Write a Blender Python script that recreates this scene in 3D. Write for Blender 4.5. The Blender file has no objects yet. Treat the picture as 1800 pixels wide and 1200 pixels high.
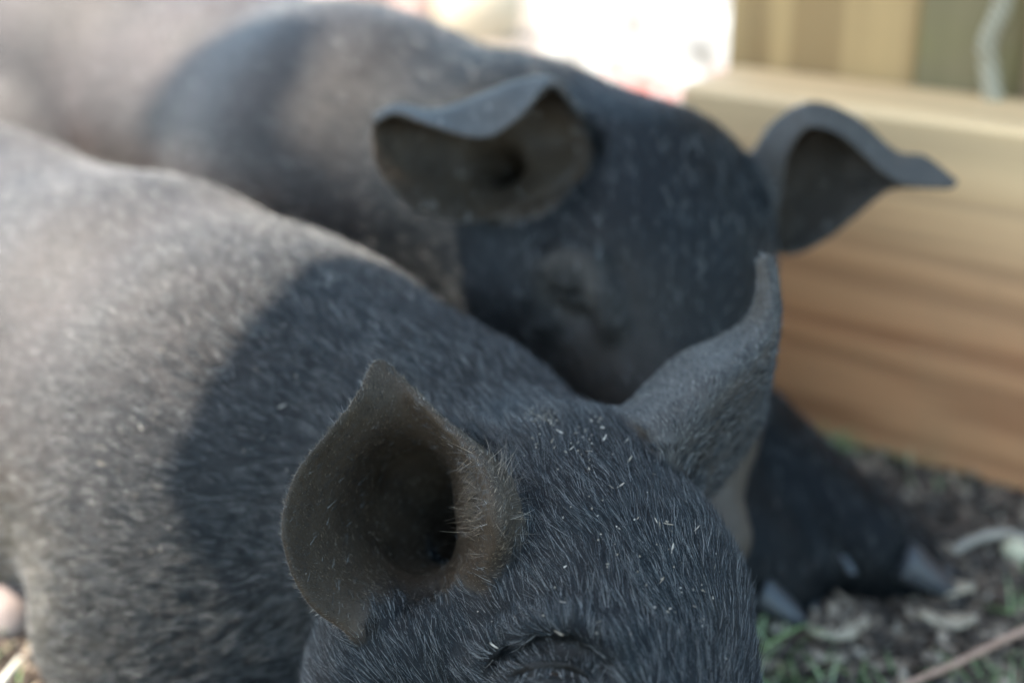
import bpy, math, random
import numpy as np
from mathutils import Vector, Matrix

QUICK = False
S = bpy.context.scene
COL = S.collection
R = math.radians

# ------------------------------------------------------------------ camera
CAM_H, PITCH, FPX = 0.52, R(22), 2500.0
cam = bpy.data.cameras.new("camera"); camo = bpy.data.objects.new("camera", cam); COL.objects.link(camo)
camo.location = (0, 0, CAM_H); camo.rotation_euler = (R(90) - PITCH, 0, 0)
cam.lens = 50; cam.sensor_width = 36; cam.clip_start = 0.02; cam.clip_end = 400
cam.dof.use_dof = True; cam.dof.focus_distance = 0.615; cam.dof.aperture_fstop = 3.1
S.camera = camo

# ------------------------------------------------------------------ light
SUN = Vector((-0.50, -0.04, 0.86)).normalized()          # direction towards the sun
elev = math.asin(SUN.z); azim = math.atan2(SUN.x, SUN.y)
w = bpy.data.worlds.new("World"); S.world = w; w.use_nodes = True
nt = w.node_tree; bg = nt.nodes["Background"]
sky = nt.nodes.new("ShaderNodeTexSky"); sky.sky_type = 'NISHITA'; sky.sun_disc = False
sky.sun_elevation = elev; sky.sun_rotation = azim; sky.ozone_density = 0.35; sky.dust_density = 1.0
hs = nt.nodes.new("ShaderNodeHueSaturation"); hs.inputs["Saturation"].default_value = .95; hs.inputs["Hue"].default_value = .480; nt.links.new(sky.outputs[0], hs.inputs["Color"]); nt.links.new(hs.outputs[0], bg.inputs[0]); bg.inputs[1].default_value = 0.15
sl = bpy.data.lights.new("sun", 'SUN'); sl.energy = 2.75; sl.angle = R(0.53); sl.color = (1, .91, .79)
slo = bpy.data.objects.new("sun", sl); COL.objects.link(slo)
slo.rotation_euler = SUN.to_track_quat('Z', 'Y').to_euler()
S.view_settings.view_transform = 'Standard'; S.view_settings.look = 'None'
S.view_settings.exposure = 2.25; S.view_settings.gamma = 1
S.render.engine = 'CYCLES'
S.cycles.use_denoising = True
S.cycles.max_bounces = 6

# ------------------------------------------------------------------ helpers
cp, sp = math.cos(PITCH), math.sin(PITCH)
FW = np.array([0, cp, -sp]); UP = np.array([0, sp, cp]); RT = np.array([1., 0, 0]); C0 = np.array([0, 0, CAM_H])
def P(px, py, d):                                       # a point of the photograph at a depth, in metres
    return C0 + d * (FW + (px - 900) / FPX * RT + (600 - py) / FPX * UP)
def G(px, py, z=0.0):                                   # where that line of sight meets the height z
    r = FW + (px - 900) / FPX * RT + (600 - py) / FPX * UP
    return C0 + r * ((z - CAM_H) / r[2])

def tag(o, label=None, cat=None, group=None, kind=None):
    if label: o["label"] = label
    if cat: o["category"] = cat
    if group: o["group"] = group
    if kind: o["kind"] = kind
    return o
def link(o, parent=None):
    COL.objects.link(o)
    if parent: o.parent = parent
    return o
def empty(name, loc=(0, 0, 0)):
    o = bpy.data.objects.new(name, None); o.location = loc; o.empty_display_size = .05
    return link(o)
def mesh_obj(name, V, F, mat, parent=None, smooth=True, origin=None):
    V = np.asarray(V, dtype=np.float64)
    if parent is not None: org = np.array(parent.location)
    elif origin is not None: org = np.array(origin)
    else: org = np.zeros(3)
    me = bpy.data.meshes.new(name)
    me.from_pydata((V - org).tolist(), [], [tuple(int(i) for i in f) for f in F]) if len(F) < 60000 else fast_mesh(me, V - org, F)
    me.validate()
    if smooth: me.polygons.foreach_set("use_smooth", np.ones(len(me.polygons), dtype=bool))
    me.materials.append(mat); me.update()
    o = bpy.data.objects.new(name, me)
    if parent is None: o.location = org
    return link(o, parent)
def fast_mesh(me, V, F):
    F = np.asarray(F, dtype=np.int32); n = len(F)
    me.vertices.add(len(V)); me.vertices.foreach_set("co", V.astype(np.float32).ravel())
    me.loops.add(n * 4); me.loops.foreach_set("vertex_index", F.ravel())
    me.polygons.add(n); me.polygons.foreach_set("loop_start", np.arange(0, n * 4, 4, dtype=np.int32))
    me.update(calc_edges=True)

class NT:                                               # small node tree writer
    def __init__(s, name):
        s.m = bpy.data.materials.new(name); s.m.use_nodes = True; s.t = s.m.node_tree
        s.b = s.t.nodes["Principled BSDF"]
    def n(s, kind, **kw):
        x = s.t.nodes.new(kind)
        for k, v in kw.items():
            if k.startswith("i_"):
                key = k[2:]; key = int(key) if key.isdigit() else key.replace("_", " ")
                s.set(x.inputs[key], v)
            else: setattr(x, k, v)
        return x
    def set(s, inp, v):
        if isinstance(v, bpy.types.NodeSocket): s.t.links.new(v, inp)
        elif isinstance(v, bpy.types.Node): s.t.links.new(v.outputs[0], inp)
        else: inp.default_value = v
    def noise(s, vec, scale, detail=4, rough=.55, dist=0):
        return s.n("ShaderNodeTexNoise", i_Vector=vec, i_Scale=scale, i_Detail=detail, i_Roughness=rough, i_Distortion=dist).outputs["Fac"]
    def ramp(s, fac, stops):
        x = s.n("ShaderNodeValToRGB"); s.set(x.inputs[0], fac)
        e = x.color_ramp.elements
        while len(e) < len(stops): e.new(.5)
        for q, (p, c) in zip(e, stops):
            q.position = p; q.color = (c, c, c, 1) if isinstance(c, (int, float)) else (*c, 1)
        return x.outputs[0]
    def mix(s, fac, a, b, mode='MIX'):
        x = s.n("ShaderNodeMix", data_type='RGBA', blend_type=mode)
        s.set(x.inputs[0], fac)
        for i, v in ((6, a), (7, b)):
            s.set(x.inputs[i], (*v, 1) if isinstance(v, tuple) and len(v) == 3 else v)
        return x.outputs[2]
    def math(s, op, a, b=0.0):
        x = s.n("ShaderNodeMath", operation=op); s.set(x.inputs[0], a); s.set(x.inputs[1], b); return x.outputs[0]
    def bump(s, h, strength, dist, normal=None):
        x = s.n("ShaderNodeBump", i_Height=h, i_Strength=strength, i_Distance=dist)
        if normal is not None: s.set(x.inputs["Normal"], normal)
        return x.outputs[0]
    def obj(s): return s.n("ShaderNodeTexCoord").outputs["Object"]
    def mapping(s, v, scale=(1, 1, 1), rot=(0, 0, 0), loc=(0, 0, 0)):
        return s.n("ShaderNodeMapping", i_Vector=v, i_Scale=scale, i_Rotation=rot, i_Location=loc).outputs[0]
    def fin(s, **kw):
        for k, v in kw.items(): s.set(s.b.inputs[k.replace("_", " ")], (*v, 1) if isinstance(v, tuple) and len(v) == 3 and "Normal" not in k else v)
        return s.m
    def attr(s, name): return s.n("ShaderNodeAttribute", attribute_name=name).outputs["Fac"]

def fbm(p, f, seed=0, octs=3):                          # cheap smooth noise made of rotated sines, -1..1
    rg = np.random.default_rng(int(seed * 10)); out = np.zeros(len(p)); a = 1.0; tot = 0
    for _ in range(octs):
        for _k in range(4):
            k = rg.normal(size=3); k *= f / np.linalg.norm(k) * rg.uniform(.7, 1.4)
            out += a * np.sin(p @ k + rg.uniform(0, 6.28)) / 2.4
        tot += a; f *= 2.1; a *= .5
    return out / tot

# ------------------------------------------------------------------ solid modelling: smooth unions on a grid
class Solid:
    def __init__(s): s.ops = []; s.post = []
    def cone(s, a, ra, b, rb, k=.02): s.ops.append(("c", np.array(a), ra, np.array(b), rb, k)); return s
    def chain(s, pts, k=.02):
        for (a, ra), (b, rb) in zip(pts[:-1], pts[1:]): s.cone(a, ra, b, rb, k)
        return s
    def ball(s, a, r, k=.02): return s.cone(a, r, np.array(a) + 1e-5, r, k)
    def cut(s, a, ra, b, rb, k=.01): s.ops.append(("s", np.array(a), ra, np.array(b), rb, k)); return s
    @staticmethod
    def prim(op, q):
        _, a, ra, b, rb, _k = op; ab = b - a
        t = np.clip(((q - a) @ ab) / max(ab @ ab, 1e-12), 0, 1)
        return np.linalg.norm(q - a - t[..., None] * ab, axis=-1) - (ra + t * (rb - ra))
    @staticmethod
    def join(kind, D, d, k):
        if kind == "c": h = np.maximum(k - np.abs(D - d), 0) / k; return np.minimum(D, d) - h * h * k * .25
        d = -d; h = np.maximum(k - np.abs(D - d), 0) / k; return np.maximum(D, d) + h * h * k * .25
    def at(s, q):
        D = np.full(q.shape[:-1], 1.0)
        for op in s.ops: D = s.join(op[0], D, s.prim(op, q), op[5])
        return D
    def surf(s, px, py, d0=.4, d1=2.0, pad=0):          # first point of the solid on a line of sight
        d = np.arange(d0, d1, .0008); q = np.array([P(px, py, x) for x in d])
        v = s.at(q); i = np.where(v < pad)[0]
        return q[i[0]] if len(i) else None

def spline_grid(ctrl, n, m):                            # Catmull-Rom through a grid of points
    ctrl = np.array(ctrl, dtype=float)
    def res(A, n):
        k = len(A); ext = np.concatenate([[2 * A[0] - A[1]], A, [2 * A[-1] - A[-2]]])
        t = np.linspace(0, k - 1 - 1e-9, n); i = t.astype(int); f = (t - i).reshape((-1,) + (1,) * (A.ndim - 1))
        a, b, c, d = ext[i], ext[i + 1], ext[i + 2], ext[i + 3]
        return .5 * (2 * b + (c - a) * f + (2 * a - 5 * b + 4 * c - d) * f ** 2 + (3 * b - a - 3 * c + d) * f ** 3)
    g = res(ctrl, n); g = res(g.transpose(1, 0, 2), m).transpose(1, 0, 2)
    return g

def P_mid(a, b): return (a + b) / 2
def build_solid(solid, ears, frame_dir, xs_fine, h, hc):
    """ears: list of (points, normals, thickness). xs_fine: range along the body given fine cells."""
    ux = np.array([frame_dir[0], frame_dir[1], 0.]); ux /= np.linalg.norm(ux); uy = np.array([-ux[1], ux[0], 0]); uz = np.array([0, 0, 1.])
    M = np.array([ux, uy, uz])                          # world -> local rows
    pts = []
    for op in solid.ops:
        if op[0] == "c": pts += [M @ op[1] - op[2], M @ op[1] + op[2], M @ op[3] - op[4], M @ op[3] + op[4]]
    for e in ears: pts += [(M @ e[0].T).min(1), (M @ e[0].T).max(1)]
    lo = np.min(pts, 0) - .012; hi = np.max(pts, 0) + .012
    xs = [lo[0]]
    while xs[-1] < hi[0]:
        x = xs[-1]; away = max(0, xs_fine[0] - x, x - xs_fine[1]); xs.append(x + min(hc, h + away * .06))
    xs = np.array(xs); ys = np.arange(lo[1], hi[1], h); zs = np.arange(lo[2], hi[2], h)
    D = np.full((len(xs), len(ys), len(zs)), 1.0, dtype=np.float32)
    def window(l, u):
        return tuple(slice(max(0, np.searchsorted(a, l[i]) - 1), min(len(a), np.searchsorted(a, u[i]) + 1)) for i, a in enumerate((xs, ys, zs)))
    for op in solid.ops:
        a, b = M @ op[1], M @ op[3]; r = max(op[2], op[4]) + op[5] + .008
        wn = window(np.minimum(a, b) - r, np.maximum(a, b) + r)
        X, Y, Z = (A.astype(np.float32) for A in np.ix_(xs[wn[0]], ys[wn[1]], zs[wn[2]]))
        ab = b - a; L = max(ab @ ab, 1e-12)
        t = np.clip(((X - a[0]) * ab[0] + (Y - a[1]) * ab[1] + (Z - a[2]) * ab[2]) / L, 0, 1).astype(np.float32)
        d = np.sqrt((X - a[0] - t * ab[0]) ** 2 + (Y - a[1] - t * ab[1]) ** 2 + (Z - a[2] - t * ab[2]) ** 2) - (op[2] + t * (op[4] - op[2]))
        D[wn] = Solid.join(op[0], D[wn], d, op[5])
    E = np.full(D.shape, 1.0, dtype=np.float32); side = np.zeros(D.shape, dtype=np.float32)
    for (ep, en, th) in ears:
        lp = ep @ M.T; ln = en @ M.T
        wn = window(lp.min(0) - .016, lp.max(0) + .016)
        X, Y, Z = xs[wn[0]], ys[wn[1]], zs[wn[2]]
        ii = np.clip(np.searchsorted(X, lp[:, 0]), 0, len(X) - 1)
        jj = np.clip(((lp[:, 1] - Y[0]) / h).round().astype(int), 0, len(Y) - 1); kk = np.clip(((lp[:, 2] - Z[0]) / h).round().astype(int), 0, len(Z) - 1)
        e = np.full((len(X), len(Y), len(Z)), 1.0, dtype=np.float32); sd = np.zeros_like(e)
        ef = e.ravel(); sf = sd.ravel(); R_ = int(.0085 / h) + 1
        for di in range(-R_, R_ + 1):
            for dj in range(-R_, R_ + 1):
                for dk in range(-R_, R_ + 1):
                    if di * di + dj * dj + dk * dk > R_ * R_: continue
                    i, j, k = ii + di, jj + dj, kk + dk
                    ok = (i >= 0) & (j >= 0) & (k >= 0) & (i < len(X)) & (j < len(Y)) & (k < len(Z))
                    i, j, k = i[ok], j[ok], k[ok]
                    v = np.stack([X[i], Y[j], Z[k]], 1) - lp[ok]
                    dd = np.sqrt((v * v).sum(1)) - th[ok]; s_ = (v * ln[ok]).sum(1)
                    o = np.argsort(-dd); fl = ((i * len(Y) + j) * len(Z) + k)[o]; dd = dd[o]; s_ = s_[o]
                    tmp_old = ef[fl]; new = dd < tmp_old
                    ef[fl[new]] = dd[new]; sf[fl[new]] = s_[new]
        D[wn] = Solid.join("c", D[wn], e, .012)
        better = e < E[wn]; E[wn] = np.where(better, e, E[wn]); side[wn] = np.where(better, sd, side[wn])
    for (a, ra, b, rb, k) in solid.post:
        q = np.stack(np.meshgrid(*[v[w_] for v, w_ in zip((xs, ys, zs), window(M @ P_mid(a, b) - .06, M @ P_mid(a, b) + .06))], indexing='ij'), -1)
        w3 = window(M @ P_mid(a, b) - .06, M @ P_mid(a, b) + .06)
        D[w3] = Solid.join("s", D[w3], Solid.prim(("s", M @ a, ra, M @ b, rb, k), q), k)
    # surface nets
    neg = D < 0
    c = neg[:-1, :-1, :-1].astype(np.int8)
    for a in (0, 1):
        for b in (0, 1):
            for g in (0, 1):
                if a + b + g: c = c + neg[a:a + c.shape[0], b:b + c.shape[1], g:g + c.shape[2]]
    act = (c > 0) & (c < 8)
    I, J, K = np.nonzero(act); idx = np.full(act.shape, -1, dtype=np.int32); idx[I, J, K] = np.arange(len(I))
    acc = np.zeros((len(I), 3)); cnt = np.zeros(len(I))
    corners = [(a, b, g) for a in (0, 1) for b in (0, 1) for g in (0, 1)]
    cx = {q: D[I + q[0], J + q[1], K + q[2]].astype(np.float64) for q in corners}
    for q in corners:
        for ax in range(3):
            if q[ax]: continue
            r = list(q); r[ax] = 1; r = tuple(r); v0, v1 = cx[q], cx[r]
            cr = (v0 < 0) != (v1 < 0); t = np.where(cr, v0 / np.where(v0 == v1, 1, v0 - v1), 0)
            pos = np.tile(np.array(q, float), (len(I), 1)); pos[:, ax] = t
            acc[cr] += pos[cr]; cnt[cr] += 1
    loc = acc / cnt[:, None]
    V = np.stack([xs[I] + loc[:, 0] * (xs[I + 1] - xs[I]), ys[J] + loc[:, 1] * h, zs[K] + loc[:, 2] * h], 1)
    ear = np.clip(1 - E[I, J, K] / .006, 0, 1); sd = side[I, J, K]
    F = []
    for ax in range(3):
        n0 = [slice(1, -1)] * 3; n0[ax] = slice(0, -1); n1 = list(n0); n1[ax] = slice(1, None)
        s0 = neg[tuple(n0)]; s1 = neg[tuple(n1)]; ii, jj, kk = np.nonzero(s0 != s1)
        flip = s0[ii, jj, kk]
        off = [1, 1, 1]; off[ax] = 0
        base = np.stack([ii + off[0], jj + off[1], kk + off[2]], 1)
        b, g = [(1, 2), (2, 0), (0, 1)][ax]
        qs = []
        for (db, dg) in ((-1, -1), (0, -1), (0, 0), (-1, 0)):
            p = base.copy(); p[:, b] += db; p[:, g] += dg
            p = np.clip(p, 0, np.array(idx.shape) - 1); qs.append(idx[p[:, 0], p[:, 1], p[:, 2]])
        q = np.stack(qs, 1); q[~flip] = q[~flip][:, ::-1]; F.append(q)
    F = np.concatenate(F); F = F[(F >= 0).all(1)]
    # relax a little to remove the cell pattern
    for it in range(3):
        A = np.zeros_like(V); n = np.zeros(len(V))
        for k in range(4):
            np.add.at(A, F[:, k], V[F[:, (k + 1) % 4]] + V[F[:, k - 1]]); np.add.at(n, F[:, k], 2)
        V = V * .5 + .5 * A / np.maximum(n, 1)[:, None]
    W = V @ M
    return W, F, ear, sd

def make_ear(ctrl, thick=.0017, rim=.0011, n=170, m=150, sign=1, seed=60):
    g = spline_grid([[P(*c) for c in row] for row in ctrl], n, m)
    q = g.reshape(-1, 3); vv = np.repeat(np.linspace(0, 1, n), m); uu = np.tile(np.linspace(0, 1, m), n)
    g = g - (FW * (fbm(q, 110, seed, 3) * .0011 + .0007 * np.sin(uu * 26 + 3 * fbm(q, 60, seed + 1, 2)) * np.clip(1.2 - vv, 0, 1))[:, None]).reshape(g.shape)
    du = np.gradient(g, axis=0); dv = np.gradient(g, axis=1); nn = np.cross(du, dv); nn /= np.linalg.norm(nn, axis=2)[..., None] + 1e-9
    v = np.linspace(0, 1, n)[:, None]; u = np.linspace(0, 1, m)[None]
    e = np.minimum(np.minimum(u, 1 - u), 1 - v) * 8
    th = rim + (thick - rim) * np.clip(e, 0, 1) + .0012 * np.clip(1 - v * 2.2, 0, 1)
    th = th * np.ones((n, m))
    return g.reshape(-1, 3), sign * nn.reshape(-1, 3), th.ravel()

def vert_normals(V, F):
    n = np.cross(V[F[:, 2]] - V[F[:, 0]], V[F[:, 3]] - V[F[:, 1]]); out = np.zeros_like(V)
    for k in range(4): np.add.at(out, F[:, k], n)
    return out / (np.linalg.norm(out, axis=1)[:, None] + 1e-12)

# ------------------------------------------------------------------ materials
def skin_mat(name, cdark, cgrey):
    t = NT(name); o = t.obj()
    n1 = t.noise(o, 55, 5); n2 = t.noise(o, 420, 3); vor = t.n("ShaderNodeTexVoronoi", i_Vector=t.mapping(o, (1, 1, 1)), i_Scale=520., feature='DISTANCE_TO_EDGE').outputs[0]
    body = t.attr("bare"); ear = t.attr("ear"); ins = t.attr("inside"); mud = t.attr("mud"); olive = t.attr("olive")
    base = t.mix(t.ramp(n1, [(.3, tuple(c * .75 for c in cdark)), (.7, tuple(c * 1.35 for c in cdark))]), cdark, cdark)
    base = t.mix(n1, tuple(c * .7 for c in cdark), tuple(c * 1.3 for c in cdark))
    gry = t.mix(n1, tuple(c * .75 for c in cgrey), tuple(c * 1.25 for c in cgrey))
    pink = t.ramp(t.noise(o, 9, 4, .6), [(.45, 0.), (.7, 1.)])
    gry = t.mix(t.math('MULTIPLY', pink, .45), gry, (.110, .080, .070))
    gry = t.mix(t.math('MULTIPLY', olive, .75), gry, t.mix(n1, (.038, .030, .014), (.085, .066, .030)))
    c = t.mix(body, base, gry)
    ec = t.mix(n1, (.035, .033, .031), (.075, .068, .060)); c = t.mix(ear, c, ec)
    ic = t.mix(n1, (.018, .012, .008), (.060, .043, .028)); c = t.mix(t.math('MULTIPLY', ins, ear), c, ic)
    c = t.mix(mud, c, t.mix(n1, (.07, .055, .04), (.15, .125, .10)))
    dust = t.ramp(t.noise(o, 900, 2), [(.66, 0.), (.74, 1.)])
    c = t.mix(t.math('MULTIPLY', dust, .35), c, (.22, .21, .19))
    h = t.math('ADD', t.math('MULTIPLY', vor, .7), t.math('ADD', n2, t.math('MULTIPLY', n1, .8)))
    t.fin(Base_Color=c, Roughness=.52, Normal=t.bump(h, t.math('SUBTRACT', .55, t.math('MULTIPLY', ear, .35)), .0012))
    t.set(t.b.inputs["Specular IOR Level"], t.math('ADD', t.math('MULTIPLY', body, .22), .13))
    
    return t.m
def hair_mat(name, c1, c2, rough=.3, pale=.93, spec=.6):
    t = NT(name); hi = t.n("ShaderNodeHairInfo")
    c = t.ramp(hi.outputs["Random"], [(0, c1), (pale - .12, c2), (pale, tuple(min(1, x * 4) for x in c2)), (1, (.34, .33, .31))])
    return t.fin(Base_Color=c, Roughness=rough, Specular_IOR_Level=spec)

# ------------------------------------------------------------------ fur
def make_hair(name, V, F, N, weight, length, flow, count, radius, mat, parent, seed, lift=.32, npts=5, clump=.0032, tie=.7):
    rg = np.random.default_rng(seed)
    T = np.concatenate([F[:, [0, 1, 2]], F[:, [0, 2, 3]]])
    ar = .5 * np.linalg.norm(np.cross(V[T[:, 1]] - V[T[:, 0]], V[T[:, 2]] - V[T[:, 0]]), axis=1)
    pr = ar * weight[T].mean(1); cs = np.cumsum(pr); k = np.searchsorted(cs, rg.random(count) * cs[-1]); k = np.minimum(k, len(T) - 1)
    a, b = rg.random((2, count)); fl = a + b > 1; a[fl] = 1 - a[fl]; b[fl] = 1 - b[fl]; t = T[k]
    bw = np.stack([1 - a - b, a, b], 1)[..., None]
    p = (V[t] * bw).sum(1); n = (N[t] * bw).sum(1); n /= np.linalg.norm(n, axis=1)[:, None]
    ln = (length[t] * bw[..., 0]).sum(1) * rg.uniform(.55, 1.25, count); f = (flow[t] * bw).sum(1)
    jit = np.stack([fbm(p, 120, seed + 11 + i, 3) for i in range(3)], 1) * .35 + np.stack([fbm(p, 600, seed + 21 + i, 1) for i in range(3)], 1) * .22 + rg.normal(size=(count, 3)) * .17
    f = f + jit; f -= (f * n).sum(1)[:, None] * n; f /= np.linalg.norm(f, axis=1)[:, None] + 1e-9
    tie = tie if np.isscalar(tie) else (tie[t] * bw[..., 0]).sum(1)
    li = np.clip(lift * (1 + fbm(p, 200, seed + 5, 2) * .5) + rg.normal(size=count) * .10, .03, 1.2)[:, None]
    d0 = f * np.cos(li * 1.6) + n * np.sin(li * 1.6)
    bend = (f * .7 - n * (.35 + .3 * rg.random(count))[:, None]) + rg.normal(size=(count, 3)) * .22
    s = np.linspace(0, 1, npts)[None, :, None]; L = ln[:, None, None]
    cell = np.floor((p + np.stack([fbm(p, 260, seed + 31 + i, 2) for i in range(3)], 1) * .0016) / clump).astype(np.int64)
    key = (cell[:, 0] * 73856093) ^ (cell[:, 1] * 19349663) ^ (cell[:, 2] * 83492791); _, inv, cn = np.unique(key, return_inverse=True, return_counts=True)
    mp = np.stack([np.bincount(inv, p[:, i]) for i in range(3)], 1) / cn[:, None]; md = np.stack([np.bincount(inv, d0[:, i] * 1.) for i in range(3)], 1) / cn[:, None]
    md += rg.normal(size=md.shape) * .20; off = (mp[inv] + md[inv] * ln[:, None]) - (p + d0 * ln[:, None]); off *= (tie * rg.uniform(.3, 1, count))[:, None]
    pts = off[:, None] * s ** 1.5 + p[:, None] - n[:, None] * .0006 + L * (d0[:, None] * s + .5 * bend[:, None] * s ** 2 * li[:, None])
    org = np.array(parent.location) if parent.parent is None else np.array(parent.parent.location)
    cu = bpy.data.hair_curves.new(name); cu.add_curves([npts] * count)
    cu.attributes["position"].data.foreach_set("vector", (pts - np.array(parent.location)).astype(np.float32).ravel())
    ra = cu.attributes.get("radius") or cu.attributes.new("radius", 'FLOAT', 'POINT')
    rr = radius * rg.uniform(.7, 1.2, count)[:, None] * (1 - .85 * np.linspace(0, 1, npts) ** 1.5)[None]
    ra.data.foreach_set("value", rr.astype(np.float32).ravel())
    cu.materials.append(mat); cu.update_tag()
    return link(bpy.data.objects.new(name, cu), parent)

def sm(x, a, b): t = np.clip((x - a) / (b - a), 0, 1); return t * t * (3 - 2 * t)

def finish_body(W, F, ear, sd, mat, parent, bare, mud, insign):
    o = mesh_obj("body", W, F, mat, parent)
    me = o.data
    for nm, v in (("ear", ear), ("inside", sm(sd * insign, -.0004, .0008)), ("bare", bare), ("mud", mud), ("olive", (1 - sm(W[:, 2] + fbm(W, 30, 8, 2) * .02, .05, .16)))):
        at = me.attributes.new(nm, 'FLOAT', 'POINT'); at.data.foreach_set("value", np.asarray(v, dtype=np.float32))
    return o
# ------------------------------------------------------------------ the piglet in front
def seg(*pts): return [(P(a, b, d), r) for a, b, d, r in pts]
front = Solid()
front.chain(seg((-330, 400, 1.28, .150), (-60, 562, 1.12, .146), (250, 688, .97, .140), (470, 806, .89, .127)), .03)
front.chain(seg((470, 820, .89, .125), (490, 930, .865, .120)), .05)
front.chain(seg((470, 800, .89, .125), (735, 860, .80, .084)), .05)
front.chain(seg((735, 860, .80, .084), (985, 955, .70, .061)), .05)
front.chain(seg((985, 955, .70, .061), (1058, 1085, .655, .060), (1094, 1260, .61, .050), (1125, 1440, .575, .040), (1130, 1560, .555, .033)), .03)
front.chain(seg((840, 1170, .690, .052), (770, 1190, .676, .052), (740, 1260, .69, .05)), .035)       # cheek and jowl
front.chain(seg((490, 930, .87, .10), (310, 1110, .86, .070), (330, 1240, .84, .045)), .04)       # upper foreleg
front.chain(seg((330, 1240, .84, .045), (640, 1480, .70, .026), (780, 1540, .665, .020)), .02)
front.chain(seg((-330, 420, 1.25, .12), (-200, 800, 1.06, .06), (-60, 960, .99, .030), (70, 1010, .965, .020)), .03)
front.cone(P(775, 890, .702), .036, P(950, 950, .72), .050, .02)
front.cut(P(722, 905, .652), .038, P(765, 868, .655), .036, .010)
front.cut(P(680, 985, .630), .014, P(720, 910, .650), .028, .02)
front.post.append((P(735, 855, .694), .015, P(860, 920, .75), .011, .018)); front.post.append((P(748, 945, .682), .013, P(850, 955, .745), .010, .016))
near_ear = [  # rows from the base to the tip; left rim, cup, inner fold, right rim
    [(620, 1112, .628), (675, 1075, .636), (725, 1045, .650), (775, 1025, .654), (820, 1010, .636), (850, 1000, .614), (866, 998, .616)],
    [(540, 1050, .618), (615, 1015, .640), (700, 990, .672), (775, 980, .680), (826, 968, .648), (868, 958, .606), (894, 956, .615)],
    [(498, 940, .612), (575, 930, .642), (675, 905, .698), (765, 905, .706), (818, 900, .652), (864, 905, .603), (912, 905, .616)],
    [(518, 840, .618), (590, 840, .644), (675, 818, .690), (755, 818, .698), (812, 832, .652), (852, 838, .608), (900, 842, .620)],
    [(578, 760, .626), (630, 760, .642), (690, 757, .656), (742, 765, .662), (785, 782, .646), (820, 785, .620), (845, 786, .628)],
    [(623, 702, .634), (652, 697, .642), (688, 695, .648), (720, 702, .648), (744, 718, .643), (762, 727, .637), (776, 738, .641)],
    [(648, 650, .646), (660, 636, .650), (672, 633, .652), (686, 642, .652), (700, 658, .651), (714, 674, .650), (720, 684, .652)],
]
far_ear = [
    [(1085, 735, .700), (1128, 738, .678), (1175, 790, .664), (1215, 850, .700), (1215, 880, .740)],
    [(1135, 680, .722), (1172, 688, .690), (1222, 738, .668), (1248, 820, .712), (1250, 870, .770)],
    [(1195, 625, .735), (1225, 635, .703), (1272, 680, .676), (1288, 770, .722), (1290, 820, .775)],
    [(1265, 592, .738), (1288, 602, .713), (1322, 632, .688), (1330, 710, .725), (1332, 755, .765)],
    [(1312, 560, .735), (1328, 567, .716), (1351, 585, .698), (1352, 635, .715), (1350, 670, .740)],
    [(1332, 510, .728), (1340, 513, .718), (1358, 525, .708), (1366, 550, .713), (1364, 570, .726)],
    [(1330, 462, .722), (1338, 452, .720), (1348, 448, .716), (1360, 460, .716), (1365, 482, .722)],
]
fe = [make_ear(near_ear, sign=-1), make_ear(far_ear)]
# ear canal and the dip behind the brow
q = P(735, 985, .655); front.cut(q, .011, q + np.array([.03, .03, 0]), .006, .012)
# eye: socket, lids, brow folds
EYE = front.surf(968, 1212)
nrm_e = C0 - EYE; nrm_e /= np.linalg.norm(nrm_e); nrm_e = nrm_e + np.array([-.35, 0, 0]); nrm_e /= np.linalg.norm(nrm_e)
def on(solid, px, py, pad=0.): return solid.surf(px, py) + 0.
def fold(solid, pts, r, k=.006, inset=0., cut=False):
    q = [on(base_copy, *p) for p in pts]
    q = [x - (C0 - x) / np.linalg.norm(C0 - x) * inset for x in q]
    for a, b in zip(q[:-1], q[1:]):
        (solid.cut if cut else solid.cone)(a, r, b, r, k)
base_copy = Solid(); base_copy.ops = list(front.ops)
fold(front, [(845, 1190), (885, 1140), (945, 1112), (1015, 1114), (1075, 1150), (1105, 1200)], .0036, .012, .002)     # brow
fold(front, [(872, 1172), (905, 1143), (950, 1130), (1005, 1134), (1045, 1160), (1068, 1195)], .0021, .005, -.0010, True)   # crease under the brow
front.cone(EYE - nrm_e * .0095 + np.array([-.004, 0, 0]), .0135, EYE - nrm_e * .0095 + np.array([.006, 0, 0]), .0130, .004)    # lids over the eyeball
base_copy = Solid(); base_copy.ops = list(front.ops)
fold(front, [(905, 1193), (930, 1180), (965, 1175), (1000, 1180), (1030, 1198)], .0027, .002, .0002, True)            # the narrow opening
fold(front, [(900, 1182), (928, 1167), (966, 1162), (1004, 1167), (1036, 1186)], .0013, .002, .0004)                   # thickened lid edge
fold(front, [(930, 1150), (965, 1146), (1005, 1151)], .0018, .003, -.0014, True)                                    # lid wrinkle
fold(front, [(1040, 1190), (1062, 1178), (1085, 1180)], .0018, .003, -.0012, True)
fold(front, [(1042, 1203), (1068, 1197), (1092, 1205)], .0018, .003, -.0012, True)

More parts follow.
